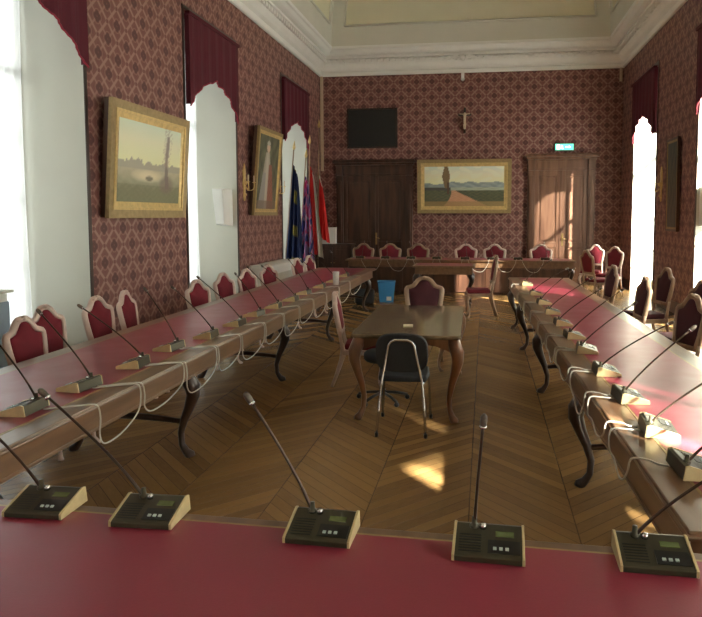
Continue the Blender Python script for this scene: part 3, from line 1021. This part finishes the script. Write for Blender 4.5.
for i in range(len(RY) - 1):
    y0, y1 = RY[i], RY[i + 1]
    x0, x1 = RXs[i], RXs[i + 1]
    e0, e1 = rx(y0), rx(y1)
    dp = [.13, .11, .17, .12, .14, .11, .15, .12, .13, .12][i]
    g = y1 - y0
    em = (e0 + e1) / 2
    cable([(x0 - .09, y0 + .02, .792), (x0 - .13, y0 + .03, .794), (e0 + .03, y0 + .07, .794), (e0 - .028, y0 + .10, .785), (e0 - .036, y0 + .13, .72),
           (em - .03, y0 + .25 * g + .08, .76 - dp * .8), (em - .03, y0 + .62 * g, .76 - dp), (em - .03, y0 + .86 * g, .76 - dp * .72), (e1 - .038, y1 - .03, .70),
           (e1 - .028, y1 - .01, .785), (e1 + .03, y1 - .02, .794), (x1 - .12, y1 - .03, .794), (x1 - .09, y1 - .03, .792)],
          'white cable loop hanging between the %s and next microphone of the right table' % ORD[i], 'cable loops on the right table edge')
for i in range(len(BX) - 1):
    a, b = BX[i], BX[i + 1]
    cable([(a + .04, 14.94, .792), (a + .06, 14.80, .794), (a + .08, 14.722, .785), (a + .10, 14.715, .72), (a + .22, 14.72, .55), (b - .20, 14.72, .53), (b - .08, 14.715, .70),
           (b - .06, 14.722, .785), (b - .04, 14.80, .794), (b - .04, 14.94, .792)],
          'pale cable loop on the front of the far table, %s' % LTR[i], 'cable loops on the far table')

# ================================================================== PICTURES
def lerp3(a, b, t): t = max(0, min(1, t)); return tuple(x + (y - x) * t for x, y in zip(a, b))
def nz(u, v, k=1.0): return .5 + .25 * math.sin(u * 37 * k + 3 * math.sin(v * 23 * k)) + .25 * math.sin(v * 41 * k + 2.3 * math.sin(u * 29 * k + 1))
def blob(u, v, cx, cy, rx_, ry_): return max(0, 1 - ((u - cx) / rx_) ** 2 - ((v - cy) / ry_) ** 2)

def picture(name, label, W, H, T, fn, frame_w, mats, nx=90, group=None, depth=.05, BK=.06):
    """local: x right, z up, face looks towards -y; T = world matrix; origin bottom centre"""
    root = empty(name, (0, 0, 0), label=label, cat='painting', group=group)
    root.matrix_world = T
    def mold(w0, w1, d0, d1, nm, mat):
        mb = MB()
        x0, x1, z0, z1 = -W / 2 + w0, W / 2 - w0, w0, H - w0
        X0, X1, Z0, Z1 = -W / 2 + w1, W / 2 - w1, w1, H - w1
        A = [(x0, z0), (x1, z0), (x1, z1), (x0, z1)]; B = [(X0, Z0), (X1, Z0), (X1, Z1), (X0, Z1)]
        for k in range(4):
            a, b, c, d = A[k], A[(k + 1) % 4], B[(k + 1) % 4], B[k]
            mb.add([(a[0], -BK, a[1]), (b[0], -BK, b[1]), (b[0], -BK - d0, b[1]), (a[0], -BK - d0, a[1]), (c[0], -BK - d1, c[1]), (d[0], -BK - d1, d[1]), (c[0], -BK, c[1]), (d[0], -BK, d[1])],
                   [(0, 1, 2, 3), (3, 2, 4, 5), (5, 4, 6, 7), (0, 7, 6, 1)])
        mb.build(nm, mat, root)
    fw = frame_w
    mold(0, fw * .55, depth, depth * .75, 'frame', mats[0])
    mold(fw * .50, fw * .66, depth * .92, depth * .85, 'frame_bead', mats[2])
    mold(fw * .6, fw, depth * .62, depth * .35, 'inner_frame', mats[1])
    iw, ih = W - 2 * fw, H - 2 * fw
    ny = int(nx * ih / iw)
    paint_mesh('canvas', iw, ih, fn, nx, max(ny, 20), M['paint'], root, lambda u, v: (-iw / 2 + iw * u, -BK - .02, fw + ih * v), 1.7)
    mb = MB(); mb.box(-W / 2 + .004, W / 2 - .004, -BK - .005, 0, .004, H - .004); mb.build('shadow_backboard', M['doord'], root)  # deep dark board stands in for the shadow beside the frame
    return root

def p_trees(u, v):
    sky = lerp3((.62, .52, .30), (.42, .47, .38), (v - .45) / .55)
    c = sky
    # distant misty trees
    hz = .46 + .05 * nz(u, .3)
    if v < hz + .10 * (1 if .10 < u < .35 else .4) * nz(u * 1.3, .7): c = lerp3(c, (.20, .20, .17), .85)
    if v < .42:
        c = lerp3((.33, .30, .21), (.15, .15, .09), (.42 - v) / .3 + .2 * nz(u, v))
        c = lerp3(c, (.52, .46, .32), .8 * blob(u, v, .45, .34, .28, .09))
        c = lerp3(c, (.07, .065, .05), .8 * min(1, 2 * blob(u, v, .47, .31, .07, .035)))
    if v < .22: c = lerp3(c, (.11, .11, .06), .3 + .4 * nz(u * 2, v * 2))
    # tall bare tree
    tw = .026 + .03 * max(0, .5 - v)
    tx = .76 + .012 * math.sin(v * 9)
    if .18 < v < .90 and abs(u - tx) < tw: c = lerp3(c, (.13, .10, .09), .85)
    if v > .45 and abs(u - tx) < .05 + .03 * nz(v * 3, .2) and nz(u * 3, v * 4) > .55: c = lerp3(c, (.22, .18, .15), .55)
    c = lerp3(c, (.13, .09, .08), .6 * min(1, 1.6 * blob(u, v, .76, .24, .14, .14)))
    return c
def p_road(u, v):
    c = lerp3((.60, .50, .30), (.42, .46, .40), (v - .55) / .45)
    if nz(u * .7, v * .6) > .6 and v > .6: c = lerp3(c, (.62, .56, .40), .5)
    if v < .58 + .05 * nz(u, .2, .6) - .04 * (u < .3): c = lerp3((.14, .17, .17), (.22, .25, .24), nz(u, v))
    if v < .47: c = lerp3((.20, .23, .17), (.30, .32, .24), nz(u, v * 3)) if u > .33 else (.05, .05, .045)
    if v < .40: c = lerp3((.045, .055, .035), (.085, .085, .045), nz(u * 2, v * 2))
    # sandy road widening towards the viewer
    if v < .40:
        s = (.40 - v) / .40
        l, r_ = .34 + .02 * s - .12 * s * s, .38 + .42 * s
        if l < u < r_: c = lerp3((.32, .16, .09), (.40, .22, .13), nz(u * 2, v * 3))
    if v < .12: c = lerp3(c, (.22, .15, .06), .7)
    if abs(u - .275) < .045 * (1 - abs(v - .75) / .35) + .008 and v > .45: c = lerp3((.10, .07, .035), (.16, .10, .05), nz(u * 3, v * 3))
    if abs(u - .30) < .014 and .3 < v < .6: c = (.07, .04, .025)
    return c
def p_portrait(u, v):
    c = lerp3((.045, .045, .03), (.10, .10, .06), nz(u * .6, v * .5))
    # robed figure
    w = .10 + .26 * (1 - v / .78) if v < .78 else 0
    if v < .78 and abs(u - .44) < w:
        c = lerp3((.34, .31, .26), (.22, .19, .15), abs(u - .44) / w + .2 * nz(u * 2, v))
    if v < .62 and u > .52 and u < .52 + w: c = lerp3((.24, .09, .06), (.13, .05, .035), nz(u * 2, v * 2))
    if v < .5 and u < .40 and abs(u - .44) < w: c = (.20, .19, .18)
    if blob(u, v, .46, .84, .085, .065) > 0: c = (.40, .29, .22)
    if blob(u, v, .46, .90, .085, .035) > 0: c = (.30, .29, .26)
    if v < .12: c = lerp3(c, (.12, .08, .05), .7)
    return c
def p_dark(u, v):
    return lerp3((.02, .025, .02), (.06, .06, .045), nz(u * .5, v * .5) * (1 - abs(v - .6)))

def wall_T(side, y, z, tilt):
    # left wall: face looks +x ; right wall: face looks -x
    rz = R(90) if side < 0 else R(-90)
    x = XL + .015 if side < 0 else XR - .015
    return Matrix.Translation((x, y, z)) @ Matrix.Rotation(rz, 4, 'Z') @ Matrix.Rotation(R(tilt), 4, 'X')
G3 = (M['golddark'], M['gold'], M['gold'])
picture('landscape_painting', 'gilt framed misty landscape with a tall bare tree, tilted on the left wall', 1.98, 1.40, wall_T(-1, 8.07, 1.77, 4.0), p_trees, .20, G3, group=None)
picture('portrait_painting', 'upright gilt framed portrait of a person standing in pale robe', 1.42, 1.70, wall_T(-1, 12.62, 1.80, 5), p_portrait, .13, G3, 60)
picture('landscape_painting', 'wide gilt framed landscape with a sandy road, on the end wall', 2.47, 1.42, Matrix.Translation((-.565, YB - .03, 1.85)) @ Matrix.Rotation(R(3), 4, 'X'), p_road, .19, G3, 110)
picture('dark_painting', 'dark framed picture on the pier between the right windows', .72, 1.70, wall_T(1, 12.62, 1.50, .6), p_dark, .08, (M['doord'], M['golddark'], M['golddark']), 40, depth=.03, BK=.02)

# black board
root = empty('black_screen', (-3.04, YB, 3.60), label='black rectangular board high above the dark door', cat='board')
mb = MB(); mb.box(-.65, .65, -.05, -.01, .03, 1.03); mb.build('screen_panel', M['black'], root)
mb = MB()
for b in ((-.68, -.64, 0, 1.06), (.64, .68, 0, 1.06), (-.68, .68, 0, .04), (-.68, .68, 1.02, 1.06)): mb.box(b[0], b[1], -.06, 0, b[2], b[3])
mb.build('screen_frame', M['legwood'], root, bevel=.004)

# crucifix
root = empty('crucifix', (-.56, YB - .02, 3.98), label='small wooden crucifix with pale figure on the end wall', cat='crucifix')
mb = MB(); mb.box(-.03, .03, -.03, .02, -.02, .64); mb.box(-.17, .17, -.03, .02, .43, .49); mb.build('cross', M['legwood'], root, bevel=.004)
me = bpy.data.meshes.new('figure')
vv = [(0, -.06, .27), (0, -.06, .38), (0, -.062, .455), (0, -.075, .51), (-.07, -.055, .47), (-.145, -.045, .475), (.07, -.055, .47), (.145, -.045, .475),
      (-.02, -.08, .18), (-.012, -.055, .07), (.022, -.078, .18), (.012, -.055, .07)]
ee = [(0, 1), (1, 2), (2, 3), (2, 4), (4, 5), (2, 6), (6, 7), (0, 8), (8, 9), (0, 10), (10, 11)]
me.from_pydata(vv, ee, []); me.materials.append(M['ivory'])
fo = bpy.data.objects.new('figure', me); C.objects.link(fo); fo.parent = root
sk = fo.modifiers.new('skin', 'SKIN')
for i, r_ in enumerate([.034, .038, .028, .028, .014, .010, .014, .010, .019, .012, .019, .012]):
    me.skin_vertices[0].data[i].radius = (r_, r_)
me.skin_vertices[0].data[0].use_root = True
fo.modifiers.new('subsurf', 'SUBSURF').levels = 1

# exit sign
root = empty('exit_sign', (2.01, YB, 3.46), label='lit green emergency exit sign above the brown door', cat='sign')
mb = MB(); mb.box(-.25, .25, -.09, 0, 0, .19); mb.build('housing', M['mic'], root, bevel=.01)
mb = MB(); mb.box(-.23, .23, -.094, -.09, .015, .175); mb.build('sign_face', M['greenlit'], root)
mb = MB()
mb.prism([(.02, .085), (.02, .105), (.11, .105), (.11, .13), (.16, .095), (.11, .06), (.11, .085)], -.097, -.094, 'y')
mb.box(-.19, -.12, -.097, -.094, .035, .155)
mb.tube([(-.07, -.096, .15), (-.07, -.096, .148)], .012, 8)
mb.tube([(-.065, -.096, .13), (-.06, -.096, .09), (-.035, -.096, .065), (-.045, -.096, .035)], .009, 6)
mb.tube([(-.06, -.096, .09), (-.085, -.096, .065), (-.105, -.096, .06)], .008, 6)
mb.tube([(-.095, -.096, .115), (-.065, -.096, .125), (-.035, -.096, .105)], .007, 6)
mb.build('pictogram', M['whitelit'], root)

# ================================================================== SCONCES, SPEAKERS
def sconce(x, y, z, side, label):
    root = empty('wall_sconce', (x, y, z), R(90) if side < 0 else R(-90), label=label, cat='wall light', group='gilt wall sconces')
    mb = MB()
    mb.prism([(0, -.32), (.045, -.24), (.03, -.10), (.07, 0), (.045, .12), (.06, .24), (0, .38), (-.06, .24), (-.045, .12), (-.07, 0), (-.03, -.10), (-.045, -.24)], -.03, 0, 'y')
    mb.ball((0, -.03, .02), .045); mb.ball((0, -.03, -.20), .03)
    mb.build('back_plate', M['gold'], root, bevel=.008)
    for s in (-1, 1):
        mb = MB()
        mb.tube(smooth_pts([(0, -.03, -.04), (s * .05, -.10, -.12), (s * .13, -.15, -.08), (s * .15, -.15, .02)], 4), .009, 6)
        mb.lathe([(.012, 0), (.035, .012), (.038, .018)], 10, (s * .15, -.15, .02))
        a = mb.build('arm', M['gold'], root)
        mb = MB(); mb.lathe([(.013, 0), (.013, .12), (.003, .125)], 10, (s * .15, -.15, .038))
        mb.build('candle', M['ivory'], a)
sconce(XL, 11.72, 2.38, -1, 'gilt two-armed sconce on the left wall, left of the portrait')
sconce(XL, 13.60, 2.38, -1, 'gilt two-armed sconce on the left wall, right of the portrait')
sconce(XR, 13.55, 2.38, 1, 'gilt sconce on the right pier beside the far window')

def wall_speaker(x0, x1, label):
    root = empty('wall_speaker', ((x0 + x1) / 2, 11.38, 1.6), label=label, cat='speaker', group='white wall speakers')
    w = (x1 - x0) / 2
    mb = MB()
    mb.add([(-w, 0, .0), (w, 0, .0), (w, 0, .67), (-w, 0, .67), (-w * .8, -.36, .04), (w * .8, -.36, .04), (w, -.46, .66), (-w, -.46, .66)],
           [(0, 1, 2, 3), (4, 7, 6, 5), (0, 4, 5, 1), (3, 2, 6, 7), (0, 3, 7, 4), (1, 5, 6, 2)])
    mb.build('cabinet', M['white'], root, bevel=.01)
    mb = MB()
    mb.add([(-w * .7, -.372, .10), (w * .7, -.372, .10), (w * .8, -.462, .61), (-w * .8, -.462, .61), (-w * .7, -.35, .10), (w * .7, -.35, .10), (w * .8, -.44, .61), (-w * .8, -.44, .61)],
           [(0, 1, 2, 3), (0, 4, 5, 1), (1, 5, 6, 2), (2, 6, 7, 3), (3, 7, 4, 0)])
    mb.build('grille', M['white'], root)
wall_speaker(-4.76, -4.56, 'white box speaker on the reveal of the middle left window')
wall_speaker(3.50, 3.70, 'box speaker on the reveal of the middle right window, in silhouette')

# ================================================================== FLAGS
def flag(x, y, lean, h, fn, top, bot, w, label, ph):
    root = empty('flag_on_pole', (x, y, 0), 0, label=label, cat='flag', group='flags in the far left corner')
    mb = MB(); mb.lathe([(.17, 0), (.17, .02), (.06, .05), (.03, .14)], 16); mb.build('base', M['brass'], root)
    lx, ly = lean
    P = lambda z: (lx * z / h, ly * z / h, z)
    mb = MB(); mb.tube([P(.05), P(h)], .016, 8); mb.build('pole', M['tan'], root)
    mb = MB(); mb.tube([P(h - .01), P(h + .04), P(h + .10), P(h + .2)], [.02, .04, .028, .004], 8); mb.build('finial', M['gold'], root)
    nx, ny = 40, 40
    def plane(u, v):
        z = top - (top - bot) * (1 - v)  * 1.0 if False else bot + (top - bot) * v
        spread = w * (.25 + .75 * (1 - v) ** .8)
        px, py, _ = P(z)
        fold = .05 * math.sin(u * 5.5 * PI + ph) * (.5 + .5 * (1 - v))
        zz = z - .18 * u * (1 - v) - .25 * u * v
        return (px + .03 + spread * u, py - .03 - .10 * u - fold * 1.3, zz)
    paint_mesh('flag_cloth', w, 1, fn, nx, ny, M['cloth'], root, plane)
def navy(u, v):
    return (.014, .022, .075) if (int(v * 9) % 3 or abs(u - .5) > .2) else (.25, .21, .05)
def lilac(u, v):
    s = nz(u * .35, v * .5)
    return (.30, .22, .45) if s > .66 else ((.50, .06, .18) if s > .42 else (.50, .46, .55) if s > .33 else (.05, .06, .22))
def redwhite(u, v): return (.62, .03, .025) if u < .55 else (.66, .62, .56)
def red(u, v): return (.60, .55, .48) if v > .93 else (.62, .035, .03)
def green(u, v): return (.02, .06, .03) if u < .6 else (.35, .34, .3)
flag(-4.80, 15.05, (.30, 0), 3.35, navy, 3.0, .6, .44, 'dark navy flag hanging from a leaning pole at the far left window', .5)
flag(-4.56, 15.42, (.22, .1), 3.2, lilac, 2.75, .7, .40, 'lilac and pink patterned flag beside the navy one', 1.5)
flag(-4.34, 15.70, (.05, 0), 3.55, redwhite, 3.0, .9, .38, 'red and white flag in the middle of the flag group', 2.2)
flag(-4.30, 16.40, (.04, .1), 4.05, red, 2.85, 1.25, .30, 'bright red flag on the tallest pole, nearest the corner', .2)

# ================================================================== SMALL THINGS
root = empty('side_cabinet', (-3.96, 16.95, 0), label='low dark wooden cabinet in the far left corner', cat='cabinet')
mb = MB(); mb.box(-.48, .48, -.25, .28, .06, 1.0); mb.box(-.50, .50, -.27, .30, 1.0, 1.04); mb.box(-.46, .46, -.22, .28, 0, .06); mb.build('body', M['doord'], root, bevel=.006)
for s in (-1, 1):
    mb = MB(); mb.box(*sorted((s * .01, s * .46)), -.27, -.25, .10, .96); mb.box(*sorted((s * .07, s * .40)), -.28, -.27, .16, .90)
    d = mb.build('door', M['doord'], root, bevel=.004)
    k = MB(); k.ball((s * .04, -.29, .55), .014); k.build('knob', M['brass'], d)
root = empty('white_box', (-4.13, 16.86, 1.04), .12, label='white box standing on the dark corner cabinet', cat='box')
mb = MB(); mb.box(-.22, .22, -.13, .13, 0, .40); mb.build('carton', M['white'], root, bevel=.01)
mb = MB(); mb.box(-.225, .225, -.135, .135, .40, .43); mb.build('lid', M['white'], root, bevel=.006)

root = empty('radiator_cover', (-4.20, 12.75, 0), label='long white radiator cover against the left wall under the portrait', cat='radiator cover')
mb = MB(); mb.box(-.22, .19, -.92, .92, 0, .80); mb.box(-.22, .22, -.95, .95, .80, .84); mb.build('casing', M['white'], root, bevel=.006)
mb = MB()
for k in range(22): mb.box(.19, .197, -.86 + k * .08, -.82 + k * .08, .12, .66)
mb.build('grille', M['plaster'], root)

root = empty('waste_bin', (-2.02, 13.3, 0), .15, label='bright blue plastic waste bin by the end of the left table', cat='bin')
mb = MB()
mb.add([(-.14, -.11, 0), (.14, -.11, 0), (.14, .11, 0), (-.14, .11, 0), (-.18, -.14, .42), (.18, -.14, .42), (.18, .14, .42), (-.18, .14, .42),
        (-.165, -.125, .42), (.165, -.125, .42), (.165, .125, .42), (-.165, .125, .42), (-.13, -.10, .02), (.13, -.10, .02), (.13, .10, .02), (-.13, .10, .02)],
       [(0, 3, 2, 1), (0, 1, 5, 4), (1, 2, 6, 5), (2, 3, 7, 6), (3, 0, 4, 7), (4, 5, 9, 8), (5, 6, 10, 9), (6, 7, 11, 10), (7, 4, 8, 11),
        (8, 9, 13, 12), (9, 10, 14, 13), (10, 11, 15, 14), (11, 8, 12, 15), (12, 13, 14, 15)])
mb.build('bucket', M['blue'], root)
mb = MB(); mb.tube([(-.18, -.14, .425), (.18, -.14, .425), (.18, .14, .425), (-.18, .14, .425)], .012, 6, closed=True); mb.build('rim', M['blue'], root)
mb = MB(); mb.box(.0, .10, -.139, -.128, .04, .12); mb.build('sticker', M['white'], root)

root = empty('black_bag', (-2.42, 12.95, 0), .3, label='black bag on the floor beside the blue bin', cat='bag')
mb = MB(); mb.box(-.2, .2, -.10, .10, 0, .30); mb.build('bag_body', M['blackfab'], root, bevel=.05, seg=4)
for s in (-1, 1):
    mb = MB(); mb.tube(smooth_pts([(-.10, s * .08, .27), (-.08, s * .06, .38), (0, s * .05, .42), (.08, s * .06, .38), (.10, s * .08, .27)], 4), .010, 6)
    mb.build('handle', M['blackfab'], root)

root = empty('equipment_cabinet', (-5.03, 5.85, 0), label='blue-grey cabinet with white shelf at the left frame edge', cat='cabinet')
mb = MB(); mb.box(-.10, .10, -.35, .30, 0, .90); mb.build('body', M['bluegrey'], root, bevel=.01)
mb = MB(); mb.box(-.09, .09, -.33, .28, .90, .99); mb.build('shelf', M['white'], root, bevel=.005)
mb = MB(); mb.box(-.11, .13, -.38, .33, .99, 1.02); mb.build('top', M['plaster'], root, bevel=.005)
mb = MB(); mb.box(.10, .105, -.30, .10, .08, .84); mb.build('door', M['bluegrey'], root)

# ashtray-like white cup and papers on the left table end
root = empty('paper_cup', (-2.15, 9.24, ZT), label='tall white paper cup standing on the left table near its far end', cat='cup')
mb = MB(); mb.lathe([(.040, 0), (.050, .19), (.053, .193), (.048, .19), (.038, .01)], 16); mb.build('cup_body', M['white'], root)
